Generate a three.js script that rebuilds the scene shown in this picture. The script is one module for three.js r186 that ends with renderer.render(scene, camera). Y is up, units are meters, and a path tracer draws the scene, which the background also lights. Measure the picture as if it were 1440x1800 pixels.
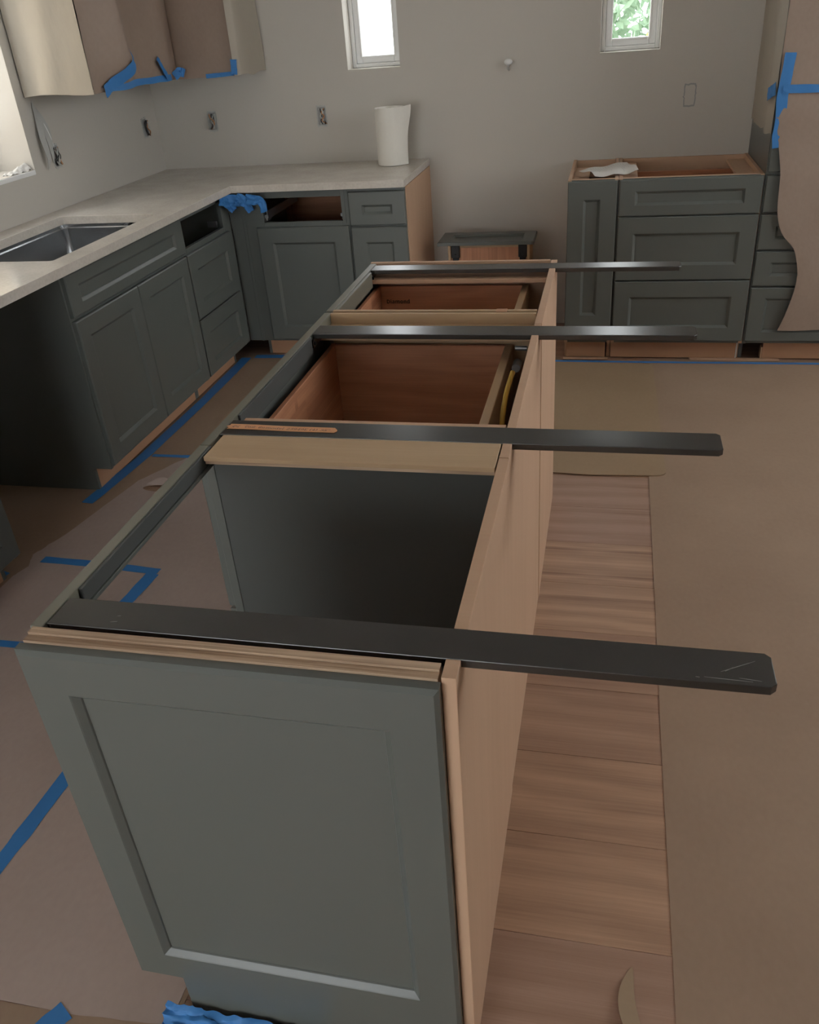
import * as THREE from 'three';
import { mergeGeometries } from 'three/addons/utils/BufferGeometryUtils.js';
import { ImprovedNoise } from 'three/addons/math/ImprovedNoise.js';
import { RoundedBoxGeometry } from 'three/addons/geometries/RoundedBoxGeometry.js';
import { TextGeometry } from 'three/addons/geometries/TextGeometry.js';
import { FontLoader } from 'three/addons/loaders/FontLoader.js';

/* ---------- camera, sky, exposure ---------- */
const scene = new THREE.Scene();
const camera = new THREE.PerspectiveCamera(2 * Math.atan(900 / 1470.31) * 180 / Math.PI, 0.8, 0.05, 200);
camera.position.set(0.7719, 1.5795, 0.7447);
camera.rotation.set(-0.53394, 0.25292, -0.08001, 'YXZ');
const SKY = 6.6, EXPOSURE = 1.0;
scene.background = new THREE.Color().setRGB(0.93, 0.97, 1.0);
scene.backgroundIntensity = SKY;
const renderer = new THREE.WebGLRenderer({ antialias: true });
renderer.toneMapping = THREE.LinearToneMapping;
renderer.toneMappingExposure = EXPOSURE;
renderer.shadowMap.enabled = true;

/* ---------- helpers ---------- */
let seed = 12345;
const rnd = () => { seed |= 0; seed = (seed + 0x6d2b79f5) | 0; let t = Math.imul(seed ^ (seed >>> 15), 1 | seed); t = (t + Math.imul(t ^ (t >>> 7), 61 | t)) ^ t; return ((t ^ (t >>> 14)) >>> 0) / 4294967296; };
const NZ = new ImprovedNoise();
const nz = (x, y, z = 0) => NZ.noise(x, y, z);
const fbm = (x, y, z = 0, o = 4) => { let s = 0, a = 0.5; for (let i = 0; i < o; i++) { s += a * nz(x, y, z + i * 7.3); x *= 2.03; y *= 2.03; a *= 0.5; } return s; };
const V = (x, y, z) => new THREE.Vector3(x, y, z);
const clamp = (x, a, b) => Math.min(b, Math.max(a, x));
const sm = (a, b, x) => { const t = clamp((x - a) / (b - a), 0, 1); return t * t * (3 - 2 * t); };
const lerp = (a, b, t) => a + (b - a) * t;

const used = {};
const numbered = (n) => { used[n] = (used[n] ?? -1) + 1; return used[n] ? n + '_' + String(used[n]).padStart(3, '0') : n; };
const baseOf = new Map();
function thing(name, label, category, base = [0, 0, 0], group, rotY = 0) {
  const o = new THREE.Group(); o.name = numbered(name); o.position.set(...base); o.rotation.y = rotY;
  o.userData = { label, category }; if (group) o.userData.group = group;
  scene.add(o); baseOf.set(o, base); return o;
}
function finish(m) { m.castShadow = m.receiveShadow = true; return m; }
// part whose geometry is given in world coordinates
function wpart(parent, name, geo, mat, label) {
  const b = baseOf.get(parent) ?? [0, 0, 0]; geo.translate(-b[0], -b[1], -b[2]);
  return part(parent, name, geo, mat, label, b);
}
// part whose geometry is given in the thing's own coordinates
function part(parent, name, geo, mat, label, b) {
  const m = finish(new THREE.Mesh(geo, mat)); m.name = name; if (label) m.userData.label = label;
  parent.add(m); baseOf.set(m, b ?? baseOf.get(parent)); return m;
}
function single(name, label, category, geo, mat, base, group) {
  geo.translate(-base[0], -base[1], -base[2]);
  const m = finish(new THREE.Mesh(geo, mat)); m.name = numbered(name); m.position.set(...base);
  m.userData = { label, category }; if (group) m.userData.group = group; scene.add(m); baseOf.set(m, base); return m;
}
function struct(name, geo, mat) { const m = finish(new THREE.Mesh(geo, mat)); m.name = name; m.userData = { kind: 'structure' }; scene.add(m); baseOf.set(m, [0, 0, 0]); return m; }

// uv in metres by the dominant normal, u along the grain axis
function uvm(g, grain = 'x', off = [0, 0]) {
  if (g.index) g = g.toNonIndexed();
  g.computeVertexNormals();
  const p = g.attributes.position, n = g.attributes.normal, uv = new Float32Array(p.count * 2);
  for (let i = 0; i < p.count; i++) {
    const a = Math.abs(n.getX(i)), b = Math.abs(n.getY(i)), c = Math.abs(n.getZ(i));
    const P = { x: p.getX(i), y: p.getY(i), z: p.getZ(i) };
    const ax = a > b && a > c ? ['z', 'y'] : b > c ? ['x', 'z'] : ['x', 'y'];
    if (ax[1] === grain) ax.reverse();
    uv[2 * i] = P[ax[0]] + off[0]; uv[2 * i + 1] = P[ax[1]] + off[1];
  }
  g.setAttribute('uv', new THREE.BufferAttribute(uv, 2)); return g;
}
// chamfered box between two corners
function box(x0, x1, y0, y1, z0, z1, ch = 0.0012, grain = 'x') {
  const [w, h, d] = [x1 - x0, y1 - y0, z1 - z0]; let g;
  ch = Math.min(ch, w / 3, h / 3, d / 3);
  if (ch > 0) {
    const X = w / 2, Y = h / 2, Z = d / 2, pos = [];
    const quad = (a, b, c, e) => pos.push(...a, ...b, ...c, ...a, ...c, ...e), tri = (a, b, c) => pos.push(...a, ...b, ...c);
    const s = [-1, 1];
    const fx = (i, j, k) => [i * X, j * (Y - ch), k * (Z - ch)], fy = (i, j, k) => [i * (X - ch), j * Y, k * (Z - ch)], fz = (i, j, k) => [i * (X - ch), j * (Y - ch), k * Z];
    for (const i of s) { const f = i > 0; quad(...(f ? [fx(i, -1, 1), fx(i, -1, -1), fx(i, 1, -1), fx(i, 1, 1)] : [fx(i, -1, -1), fx(i, -1, 1), fx(i, 1, 1), fx(i, 1, -1)])); }
    for (const j of s) { const f = j > 0; quad(...(f ? [fy(-1, j, 1), fy(1, j, 1), fy(1, j, -1), fy(-1, j, -1)] : [fy(-1, j, -1), fy(1, j, -1), fy(1, j, 1), fy(-1, j, 1)])); }
    for (const k of s) { const f = k > 0; quad(...(f ? [fz(-1, -1, k), fz(1, -1, k), fz(1, 1, k), fz(-1, 1, k)] : [fz(1, -1, k), fz(-1, -1, k), fz(-1, 1, k), fz(1, 1, k)])); }
    const q2 = (a, b, c, e, flip) => flip ? quad(a, e, c, b) : quad(a, b, c, e);
    for (const i of s) for (const j of s) q2(fx(i, j, -1), fy(i, j, -1), fy(i, j, 1), fx(i, j, 1), i * j < 0);
    for (const i of s) for (const k of s) q2(fx(i, -1, k), fx(i, 1, k), fz(i, 1, k), fz(i, -1, k), i * k < 0);
    for (const j of s) for (const k of s) q2(fy(-1, j, k), fz(-1, j, k), fz(1, j, k), fy(1, j, k), j * k < 0);
    for (const i of s) for (const j of s) for (const k of s) i * j * k > 0 ? tri(fx(i, j, k), fy(i, j, k), fz(i, j, k)) : tri(fx(i, j, k), fz(i, j, k), fy(i, j, k));
    g = new THREE.BufferGeometry(); g.setAttribute('position', new THREE.Float32BufferAttribute(pos, 3));
  } else g = new THREE.BoxGeometry(w, h, d);
  g.translate((x0 + x1) / 2, (y0 + y1) / 2, (z0 + z1) / 2);
  return uvm(g, grain, [((x0 * 7.13 + y0 * 3.7) % 1), ((z0 * 5.31 + y1 * 2.9) % 1)]);
}
const merge = (...g) => mergeGeometries(g.flat().map((q) => { q = q.index ? q.toNonIndexed() : q; for (const k of Object.keys(q.attributes)) if (!['position', 'normal', 'uv'].includes(k)) q.deleteAttribute(k); return q; }));
// a polygon in (a, b), extruded along the third axis
function prism(pts, axis, lo, hi, grain = 'x', holes = [], bevel = 0) {
  const s = new THREE.Shape(pts.map((p) => new THREE.Vector2(...p)));
  for (const h of holes) s.holes.push(new THREE.Path(h.map((p) => new THREE.Vector2(...p))));
  let g = new THREE.ExtrudeGeometry(s, { depth: hi - lo - 2 * bevel, bevelEnabled: bevel > 0, bevelSize: bevel, bevelThickness: bevel, bevelOffset: -bevel, bevelSegments: 2, curveSegments: 8 });
  const p = g.attributes.position;
  for (let i = 0; i < p.count; i++) {
    const a = p.getX(i), b = p.getY(i), c = p.getZ(i) + lo + bevel;
    if (axis === 'z') p.setXYZ(i, a, b, c);          // (a,b) = (x,y)
    else if (axis === 'x') p.setXYZ(i, c, b, -a);    // (a,b) = (-z,y)
    else p.setXYZ(i, a, c, -b);                      // (a,b) = (x,-z)
  }
  return uvm(g, grain);
}
// thin closed sheet from f(u,v) -> Vector3
function sheet(f, nu, nv, th, lu = 1, lv = 1) {
  const P = [], N = [];
  for (let j = 0; j <= nv; j++) for (let i = 0; i <= nu; i++) P.push(f(i / nu, j / nv));
  const at = (i, j) => P[clamp(j, 0, nv) * (nu + 1) + clamp(i, 0, nu)];
  for (let j = 0; j <= nv; j++) for (let i = 0; i <= nu; i++) N.push(at(i + 1, j).clone().sub(at(i - 1, j)).cross(at(i, j + 1).clone().sub(at(i, j - 1))).normalize());
  const pos = [], nor = [], uv = [], idx = [], M = P.length;
  for (const s of [1, -1]) P.forEach((p, k) => { const n = N[k]; pos.push(p.x + n.x * th / 2 * s, p.y + n.y * th / 2 * s, p.z + n.z * th / 2 * s); nor.push(n.x * s, n.y * s, n.z * s); uv.push((k % (nu + 1)) / nu * lu, Math.floor(k / (nu + 1)) / nv * lv); });
  for (let j = 0; j < nv; j++) for (let i = 0; i < nu; i++) {
    const a = j * (nu + 1) + i, b = a + 1, c = a + nu + 1, d = c + 1;
    idx.push(a, b, d, a, d, c, M + a, M + d, M + b, M + a, M + c, M + d);
  }
  const rim = (a, b) => idx.push(a, M + a, M + b, a, M + b, b);
  for (let i = 0; i < nu; i++) { rim(i, i + 1); rim(nv * (nu + 1) + i + 1, nv * (nu + 1) + i); }
  for (let j = 0; j < nv; j++) { rim((j + 1) * (nu + 1), j * (nu + 1)); rim(j * (nu + 1) + nu, (j + 1) * (nu + 1) + nu); }
  const g = new THREE.BufferGeometry();
  g.setAttribute('position', new THREE.Float32BufferAttribute(pos, 3)); g.setAttribute('normal', new THREE.Float32BufferAttribute(nor, 3)); g.setAttribute('uv', new THREE.Float32BufferAttribute(uv, 2)); g.setIndex(idx);
  return g;
}
const tube = (pts, r, n = 24, k = 8) => new THREE.TubeGeometry(new THREE.CatmullRomCurve3(pts.map((p) => V(...p))), n, r, k, false);
// pole of radius r between two points
function rod(a, b, r, k = 16) { const A = V(...a), B = V(...b), d = B.clone().sub(A); const g = new THREE.CylinderGeometry(r, r, d.length(), k); g.applyQuaternion(new THREE.Quaternion().setFromUnitVectors(V(0, 1, 0), d.clone().normalize())); g.translate(...A.add(B).multiplyScalar(0.5).toArray()); return g; }

/* ---------- textures ---------- */
function tex(n, m, fn, srgb = true, rep = [1, 1]) {
  const d = new Uint8Array(n * m * 4);
  for (let j = 0; j < m; j++) for (let i = 0; i < n; i++) { const c = fn(i / n, j / m, i, j); const k = 4 * (j * n + i); for (let q = 0; q < 3; q++) d[k + q] = clamp(Math.round((srgb ? (c[q] <= 0.0031308 ? 12.92 * c[q] : 1.055 * c[q] ** (1 / 2.4) - 0.055) : c[q]) * 255), 0, 255); d[k + 3] = 255; }
  const t = new THREE.DataTexture(d, n, m); t.wrapS = t.wrapT = THREE.MirroredRepeatWrapping; t.magFilter = THREE.LinearFilter; t.minFilter = THREE.LinearMipmapLinearFilter; t.generateMipmaps = true;
  if (srgb) t.colorSpace = THREE.SRGBColorSpace; t.repeat.set(...rep); t.needsUpdate = true; return t;
}
const mixc = (a, b, t) => [lerp(a[0], b[0], t), lerp(a[1], b[1], t), lerp(a[2], b[2], t)];
// grain along u; sizes in metres
function woodTex(light, dark, { n = 512, L = 1.2, W = 0.6, s = 1, figure = 6, fine = 0.35, streak = 0, staves = 0, ring = 0.32 }) {
  return tex(n, n, (u, v) => {
    let x = u * L, y = v * W, tone = 0;
    if (staves) { const row = Math.floor(y / staves), r1 = Math.abs(Math.sin(row * 91.7 + s * 13.1) * 437.5) % 1, col = Math.floor(x / 0.34 + r1 * 3), r2 = Math.abs(Math.sin(row * 37.1 + col * 71.3 + s * 3.3) * 917.3) % 1; tone = (r2 - 0.5) * 0.55; x += r2 * 3; y += r1 * 0.7; }
    const w = fbm(x * 1.3, y * 7, s * 3.1, 3);
    const rings = 0.5 + 0.5 * Math.sin((y * 26 + w * figure) * 3.1 + fbm(x * 2, y * 3, s) * 5);
    const f1 = fbm(x * 3.5, y * 160, s + 2, 3), f2 = fbm(x * 9, y * 420, s + 5, 2);
    let t = ring * rings + 0.35 + fine * (f1 + 0.6 * f2) + 0.35 * w + tone;
    if (streak) t += streak * sm(0.12, 0.4, fbm(x * 0.5, y * 22, s + 9, 3));
    return mixc(light, dark, clamp(t, 0, 1.25));
  }, true, [1 / L, 1 / W]);
}
const T = {};
T.ply = woodTex([0.61, 0.40, 0.265], [0.50, 0.315, 0.20], { L: 2.2, W: 1.1, s: 1, figure: 2, fine: 0.2, ring: 0.1 });
T.maple = woodTex([0.56, 0.40, 0.24], [0.44, 0.29, 0.165], { L: 1.2, W: 0.6, s: 2, figure: 2, fine: 0.22, ring: 0.12 });
T.edge = woodTex([0.70, 0.53, 0.37], [0.30, 0.19, 0.12], { L: 1, W: 0.05, s: 4, figure: 0.4, fine: 0.75, ring: 0.3 });
T.drawer = woodTex([0.64, 0.31, 0.17], [0.37, 0.15, 0.075], { L: 1.0, W: 0.5, s: 5, figure: 5, fine: 0.4, staves: 0.09 });
T.drawerWall = woodTex([0.62, 0.315, 0.18], [0.38, 0.17, 0.09], { L: 1.0, W: 0.5, s: 8, figure: 7, fine: 0.4 });
T.floor = [1, 2, 3, 4].map((k) => woodTex([[0.50, 0.31, 0.20], [0.45, 0.28, 0.19], [0.54, 0.35, 0.225], [0.43, 0.275, 0.205]][k - 1], [0.27, 0.155, 0.098], { L: 1.5, W: 0.28, s: 20 + 3 * k, figure: 1.2, fine: 0.35, streak: 0.5, n: 512 }));
const kraftTex = (a, b, s) => tex(512, 512, (u, v) => { const t = 0.5 + 0.9 * fbm(u * 3, v * 3, s, 4) + 0.35 * fbm(u * 90, v * 60, s + 3, 2); return mixc(a, b, clamp(t, 0, 1)); }, true, [0.8, 0.8]);
T.kraft = kraftTex([0.345, 0.238, 0.165], [0.28, 0.188, 0.126], 3);
T.hang = kraftTex([0.34, 0.255, 0.20], [0.27, 0.195, 0.15], 5);
T.rosin = kraftTex([0.46, 0.36, 0.315], [0.38, 0.29, 0.25], 9);
T.board = kraftTex([0.35, 0.245, 0.15], [0.29, 0.195, 0.115], 14);
T.quartz = tex(512, 512, (u, v) => { const q = 0; const m = fbm(u * 8, v * 8, 2, 4), f = fbm(u * 90, v * 90, 6, 2); return mixc([0.68, 0.63, 0.56], [0.54, 0.495, 0.435], clamp(0.42 + 0.8 * m + 0.7 * f, 0, 1)); }, true, [1, 1]);
T.wallBump = tex(512, 512, (u, v) => { const h = 0.5 + 0.5 * fbm(u * 60, v * 60, 4, 3) + 0.2 * fbm(u * 6, v * 6, 2, 2); return [h, h, h]; }, false, [1, 1]);
T.paperBump = tex(256, 256, (u, v) => { const h = 0.5 + 0.6 * fbm(u * 4, v * 4, 7, 4); return [h, h, h]; }, false, [1.5, 1.5]);
T.steel = tex(512, 256, (u, v) => { const w = sm(0.3, 0.6, fbm(u * 10, v * 7, 12, 3)) * 0.012, h = 0.10 + 0.014 * fbm(u * 5, v * 4, 5, 3) + w; return [h, h * 0.99, h * 0.95]; }, true, [1.2, 4]);

const std = (o) => new THREE.MeshStandardMaterial(o);
const M = {
  wall: std({ color: new THREE.Color().setRGB(0.575, 0.54, 0.485), roughness: 0.85, bumpMap: T.wallBump, bumpScale: 0.0005 }),
  ceiling: std({ color: new THREE.Color().setRGB(0.72, 0.70, 0.67), roughness: 0.9 }),
  white: std({ color: new THREE.Color().setRGB(0.88, 0.88, 0.86), roughness: 0.4 }),
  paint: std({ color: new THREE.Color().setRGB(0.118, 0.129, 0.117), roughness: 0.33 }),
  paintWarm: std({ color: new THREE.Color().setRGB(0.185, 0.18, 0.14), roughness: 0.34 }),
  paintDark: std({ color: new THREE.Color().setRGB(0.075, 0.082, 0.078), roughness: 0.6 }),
  ply: std({ map: T.ply, roughness: 0.6 }), maple: std({ map: T.maple, roughness: 0.6 }), edge: std({ map: T.edge, roughness: 0.7 }),
  drawer: std({ map: T.drawer, roughness: 0.45 }), drawerWall: std({ map: T.drawerWall, roughness: 0.45 }),
  floor: T.floor.map((t) => std({ map: t, roughness: 0.42 })),
  kraft: std({ map: T.kraft, roughness: 0.8, side: THREE.DoubleSide }),
  hang: std({ map: T.hang, roughness: 0.6, side: THREE.DoubleSide, bumpMap: T.paperBump, bumpScale: 0.004 }),
  cream: std({ color: new THREE.Color().setRGB(0.43, 0.385, 0.315), roughness: 0.8, side: THREE.DoubleSide, bumpMap: T.paperBump, bumpScale: 0.004 }),
  rosin: std({ map: T.rosin, roughness: 0.62, side: THREE.DoubleSide }),
  board: std({ map: T.board, roughness: 0.7 }),
  quartz: new THREE.MeshPhysicalMaterial({ map: T.quartz, roughness: 0.22 }),
  steel: std({ map: T.steel, roughness: 0.27, metalness: 0.85 }),
  bolt: std({ color: 0x4a4a4a, roughness: 0.35, metalness: 0.9 }),
  black: std({ color: 0x101214, roughness: 0.5 }),
  stainless: std({ color: new THREE.Color().setRGB(0.58, 0.59, 0.60), roughness: 0.2, metalness: 1 }),
  tape: std({ color: new THREE.Color().setRGB(0.04, 0.20, 0.50), roughness: 0.6, side: THREE.DoubleSide }),
  tan: std({ color: new THREE.Color().setRGB(0.52, 0.29, 0.165), roughness: 0.6 }),
  paper: std({ color: new THREE.Color().setRGB(0.78, 0.76, 0.72), roughness: 0.8, side: THREE.DoubleSide }),
  towel: std({ color: new THREE.Color().setRGB(0.80, 0.77, 0.70), roughness: 0.95, bumpMap: T.paperBump, bumpScale: 0.002, side: THREE.DoubleSide }),
  boxGrey: std({ color: new THREE.Color().setRGB(0.34, 0.34, 0.33), roughness: 0.6 }), metalBox: std({ color: 0x8a8c8c, roughness: 0.4, metalness: 0.8 }), plastic: std({ color: 0xb9b9b4, roughness: 0.5 }),
  yellow: std({ color: new THREE.Color().setRGB(0.48, 0.30, 0.045), roughness: 0.5 }),
  copper: std({ color: new THREE.Color().setRGB(0.5, 0.26, 0.13), roughness: 0.4, metalness: 0.8 }),
  glass: new THREE.MeshPhysicalMaterial({ color: 0xffffff, transmission: 1, thickness: 0, roughness: 0.02, ior: 1.45 }),
  leaf: std({ color: new THREE.Color().setRGB(0.30, 0.42, 0.29), roughness: 0.7, side: THREE.DoubleSide }),  // paled so the washed-out window glow is put into the leaf colour
  bark: std({ color: new THREE.Color().setRGB(0.2, 0.14, 0.1), roughness: 0.9 }),
  flower: std({ color: new THREE.Color().setRGB(0.75, 0.30, 0.06), roughness: 0.7, side: THREE.DoubleSide }),
  addedShadeWall: std({ color: new THREE.Color().setRGB(0.55, 0.46, 0.34), roughness: 0.9 }), concrete: std({ color: new THREE.Color().setRGB(0.5, 0.49, 0.47), roughness: 0.9 }),
};

/* ---------- room shell ---------- */
const XL = -1.742, XR = 3.8, ZB = -4.012, ZF = 3.2, H = 2.6, WT = 0.16;
// wall with rectangular openings; coordinates along the wall (a) and up (y)
function wallGeo(axis, at, out, a0, a1, openings, WT = 0.16) {
  const A = (a) => (axis === 'x' ? -a : a);
  const rect = ([p, q, r, s]) => [[A(p), r], [A(q), r], [A(q), s], [A(p), s]];
  const [lo, hi] = out > 0 ? [at, at + WT] : [at - WT, at];
  return prism(rect([a0, a1, 0, H]), axis, lo, hi, 'x', openings.map(rect));
}
const winBack1 = [-0.598, -0.318, 1.359, 2.2], winBack2 = [0.688, 0.971, 1.359, 2.2], winLeft = [-2.80, -1.93, 1.105, 2.2];
const unseenDoorFront = [-1.70, 0.25, 0.02, 2.15], unseenWinRight = [-3.7, -0.7, 1.25, 2.5];  // unseen openings, placed and sized for the daylight they let in
struct('wall_back', wallGeo('z', ZB, -1, XL - WT, XR + WT, [winBack1, winBack2]), M.wall);
struct('wall_left', wallGeo('x', XL, -1, ZB, ZF, [winLeft], 0.26), M.wall);
struct('wall_right', wallGeo('x', XR, 1, ZB, ZF, [unseenWinRight]), M.wall);
struct('wall_front', wallGeo('z', ZF, 1, XL - WT, XR + WT, [unseenDoorFront]), M.wall);
struct('ceiling', box(XL - WT, XR + WT, H, H + 0.15, ZB - WT, ZF + WT, 0), M.ceiling);
const floor = struct('floor', box(XL - WT, XR + WT, -0.16, -0.004, ZB - WT, ZF + WT, 0), M.floor[1]);
// planks where the boards lie bare
{ let k = 0; for (let z = -2.42; z < 0.9; z += 0.24, k++) { const seedX = [0.02, 0.31, 0.17][k % 3];
  const g = box(-0.1 - seedX, 1.45, -0.02, 0, z + 0.0004, z + 0.2396, 0.0007, 'x'); const uv = g.attributes.uv; const du = rnd() * 2, dv = rnd(); for (let i = 0; i < uv.count; i++) uv.setXY(i, uv.getX(i) + du, uv.getY(i) + dv);
  part(floor, k ? 'plank_' + String(k).padStart(3, '0') : 'plank', g, M.floor[(k * 3 + (k >> 1)) % 4]); } }
// windows: frame, sash, glass
function windowUnit(n, axis, at, out, [a0, a1, y0, y1], sashW = 0.034, glassZ = 0.132, deep = 0) {
  at += out * deep;
  const P = (p, q, r, s, d0, d1) => { const [e0, e1] = out < 0 ? [at - d1, at - d0] : [at + d0, at + d1]; return axis === 'z' ? box(p, q, r, s, e0, e1, 0.003) : box(e0, e1, r, s, p, q, 0.003); };
  const ring = (w, d0, d1, i = 0) => merge(P(a0 + i, a0 + i + w, y0 + i, y1 - i, d0, d1), P(a1 - i - w, a1 - i, y0 + i, y1 - i, d0, d1), P(a0 + i + w, a1 - i - w, y0 + i, y0 + i + w, d0, d1), P(a0 + i + w, a1 - i - w, y1 - i - w, y1 - i, d0, d1));
  const w = struct('window_' + n, ring(0.02, 0.105, 0.158), M.white);
  part(w, 'window_sash', ring(sashW, 0.118, 0.15, 0.02), M.white);
  part(w, 'window_glass', P(a0 + 0.02 + sashW - 0.004, a1 - 0.02 - sashW + 0.004, y0 + 0.02 + sashW - 0.004, y1 - 0.02 - sashW + 0.004, glassZ, glassZ + 0.004), M.glass);
  part(w, 'window_bead', ring(0.010, 0.1105, 0.1175, 0.02 + sashW - 0.010), M.white);
  return w;
}
windowUnit(1, 'z', ZB, -1, winBack1); windowUnit(2, 'z', ZB, -1, winBack2);
{ const w = windowUnit(3, 'x', XL, -1, winLeft, 0.034, 0.132, 0.10);
  part(w, 'window_sill', box(XL - 0.20, XL + 0.004, 1.085, 1.104, -2.798, -1.93, 0.002), M.white); }
windowUnit(4, 'x', XR, 1, unseenWinRight, 0.05); windowUnit(5, 'z', ZF, 1, unseenDoorFront, 0.06);  // glazing for the two added, unseen openings

/* ---------- cabinet builders ---------- */
// shaker front in the xy plane, back at z = 0, face at z = t
function shaker(x0, x1, y0, y1, o = {}) {
  const { t = 0.019, l = 0.06, r = l, b = l, top = l, ch = 0.004, flatBottom = false } = o;
  const rings = [[0, 0], [0, t - ch], [ch, t], 'in0', 'in1', 'in2', 'in3'].map((q) => {
    if (Array.isArray(q)) { const i = q[0]; return [x0 + i, x1 - i, y0 + (flatBottom ? 0 : i), y1 - i, q[1]]; }
    const [d, z] = { in0: [0, t], in1: [0.002, t - 0.0012], in2: [0.0105, t - 0.0085], in3: [0.012, t - 0.011] }[q];
    return [x0 + l + d, x1 - r - d, y0 + b + d, y1 - top - d, z];
  });
  const pos = [];
  const C = ([a, b2, c, d, z]) => [[a, c, z], [b2, c, z], [b2, d, z], [a, d, z]];
  for (let k = 0; k < rings.length - 1; k++) { const A = C(rings[k]), B = C(rings[k + 1]); for (let i = 0; i < 4; i++) { const j = (i + 1) % 4; pos.push(...A[i], ...A[j], ...B[j], ...A[i], ...B[j], ...B[i]); } }
  const A = C(rings[0]); pos.push(...A[0], ...A[2], ...A[1], ...A[0], ...A[3], ...A[2]);
  let f = new THREE.BufferGeometry(); f.setAttribute('position', new THREE.Float32BufferAttribute(pos, 3)); f = uvm(f, 'y');
  const R = rings.at(-1); const p = box(R[0] - 0.002, R[1] + 0.002, R[2] - 0.002, R[3] + 0.002, 0.002, R[4] - 0.0004, 0);
  return [f, p];
}
function addFront(root, name, x0, x1, y0, y1, o = {}, mat = M.paint) {
  const [f, p] = shaker(x0, x1, y0, y1, o); if (o.z) { f.translate(0, 0, o.z); p.translate(0, 0, o.z); }
  const m = part(root, name, f, mat); part(m, 'center_panel', p, mat); return m;
}
// side panel with toe notch, local coords: x thickness, front at z=0, depth d
const sideGeo = (x0, x1, d, y1 = 0.876, notch = 0.08, ny = 0.1) => prism([[0, ny], [0, y1], [d, y1], [d, 0], [notch, 0], [notch, ny]], 'x', x0, x1, 'y');
// carcass of a base cabinet (local, width w, face frame face at z = 0)
function carcass(root, w, d, { mid = [], sideL = M.paint, sideR = M.paint, inner = M.maple, rails = [], frame = M.paint, openTop = false, y1 = 0.876, kick = true, wideL = 0.036 } = {}) {
  part(root, 'side_panel', sideGeo(0, 0.016, d, y1), sideL); part(root, 'side_panel', sideGeo(w - 0.016, w, d, y1), sideR);
  part(root, 'back_panel', box(0.016, w - 0.016, 0.1, y1 - 0.01, -d, -d + 0.008, 0), inner);
  part(root, 'bottom_panel', box(0.016, w - 0.016, 0.102, 0.118, -d + 0.008, -0.02, 0), inner);
  const fr = [box(0.0165, wideL, 0.102, y1, -0.019, -0.0002, 0.0008, 'y'), box(w - 0.036, w - 0.0165, 0.102, y1, -0.019, -0.0002, 0.0008, 'y')];
  for (const [a, b] of rails) fr.push(box(wideL, w - 0.036, a, b, -0.019, -0.0002, 0.0008));
  for (const [x, yy0, yy1] of mid) fr.push(box(x - 0.019, x + 0.019, yy0, yy1, -0.019, -0.0002, 0.0008, 'y'));
  part(root, 'face_frame', merge(fr), frame);
  if (kick) part(root, 'toe_kick', box(0.016, w - 0.016, 0, 0.1, -0.096, -0.081, 0.001), M.tan);
}
function slideClip(root, x, y, z, s) { part(root, 'slide_bracket', merge(box(x, x + s * 0.004 + 0.003, y, y + 0.03, z - 0.05, z, 0.0005), box(x - 0.006, x + 0.012, y + 0.012, y + 0.028, z - 0.004, z + 0.0005, 0.0005)), M.metalBox); }

/* ---------- island ---------- */
const IW = 0.597;
{ // open end bay with the big shaker end panel
  const t = thing('island_end_bay', 'near open bay of the island with grey shaker end panel and bare plywood edges', 'cabinet', [IW / 2, 0, -0.3]);
  const [f, p] = shaker(0, IW, 0.114, 0.868, { t: 0.02, l: 0.066, r: 0.066, b: 0.064, top: 0.073, ch: 0.006, flatBottom: true });
  const low = prism([[0.088, 0], [IW, 0], [IW, 0.114], [0.088, 0.114]], 'z', 0, 0.02, 'x');
  const m = wpart(t, 'end_panel', merge(f, low).translate(0, 0, -0.02), M.paint, 'grey painted shaker end panel with a toe notch at its left foot');
  wpart(m, 'center_panel', p.translate(0, 0, -0.02), M.paint);
  const sh = (a, b, y) => prism([[0.006, 0.11], [0.09, 0.11], [0.09, 0], [IW - 0.004, 0], [IW - 0.004, y], [0.006, y]], 'z', a, b, 'x');
  wpart(t, 'plywood_side', sh(-0.0325, -0.0202, 0.872), M.edge); wpart(t, 'plywood_side', sh(-0.046, -0.0332, 0.876), M.edge);
  wpart(t, 'top_rail', box(0, 0.02, 0.842, 0.876, -0.622, -0.0465, 0.001, 'z'), M.paintWarm);
  wpart(t, 'rail_inner_strip', box(0.0202, 0.026, 0.846, 0.8745, -0.622, -0.14, 0.001, 'z'), M.paintDark, 'dark strip behind the rail');  // darker strip set along the inner face of the rail
  wpart(t, 'rail_lip', box(0.0202, 0.029, 0.8385, 0.8455, -0.622, -0.0465, 0.001, 'z'), M.paint);
  const st = [box(0.03, 0.5945, 0.8665, 0.876, -0.671, -0.572, 0.0008), box(0.03, 0.5945, 0.8585, 0.866, -0.623, -0.576, 0.0006)];
  wpart(t, 'top_stretcher', st[0], M.maple, 'tan plywood strip across the bay'); wpart(t, 'top_stretcher', st[1], M.edge);
  
}
function drawerBox(t, x0, x1, z0, z1, y0, y1, th = 0.014, near = true) {
  wpart(t, 'drawer_wall', box(x0 + th, x1 - th, y0, y1, z0, z0 + th, 0.0015), M.drawerWall);
  const far = wpart(t, 'drawer_wall', box(x0 + th, x1 - th, y0, y1, z1 - th, z1, 0.0015), M.drawerWall);
  wpart(t, 'drawer_wall', box(x0, x0 + th, y0, y1, z0, z1, 0.0015, 'z'), M.drawer);
  wpart(t, 'drawer_back', box(x1 - th - 0.007, x1, y0, y1, z0, z1, 0.0015, 'z'), M.maple);
  wpart(t, 'drawer_bottom', box(x0 + th, x1 - th, y0 + 0.01, y0 + 0.017, z0 + th, z1 - th, 0, 'z'), M.drawerWall);
  return wallOf(t);
}
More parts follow.
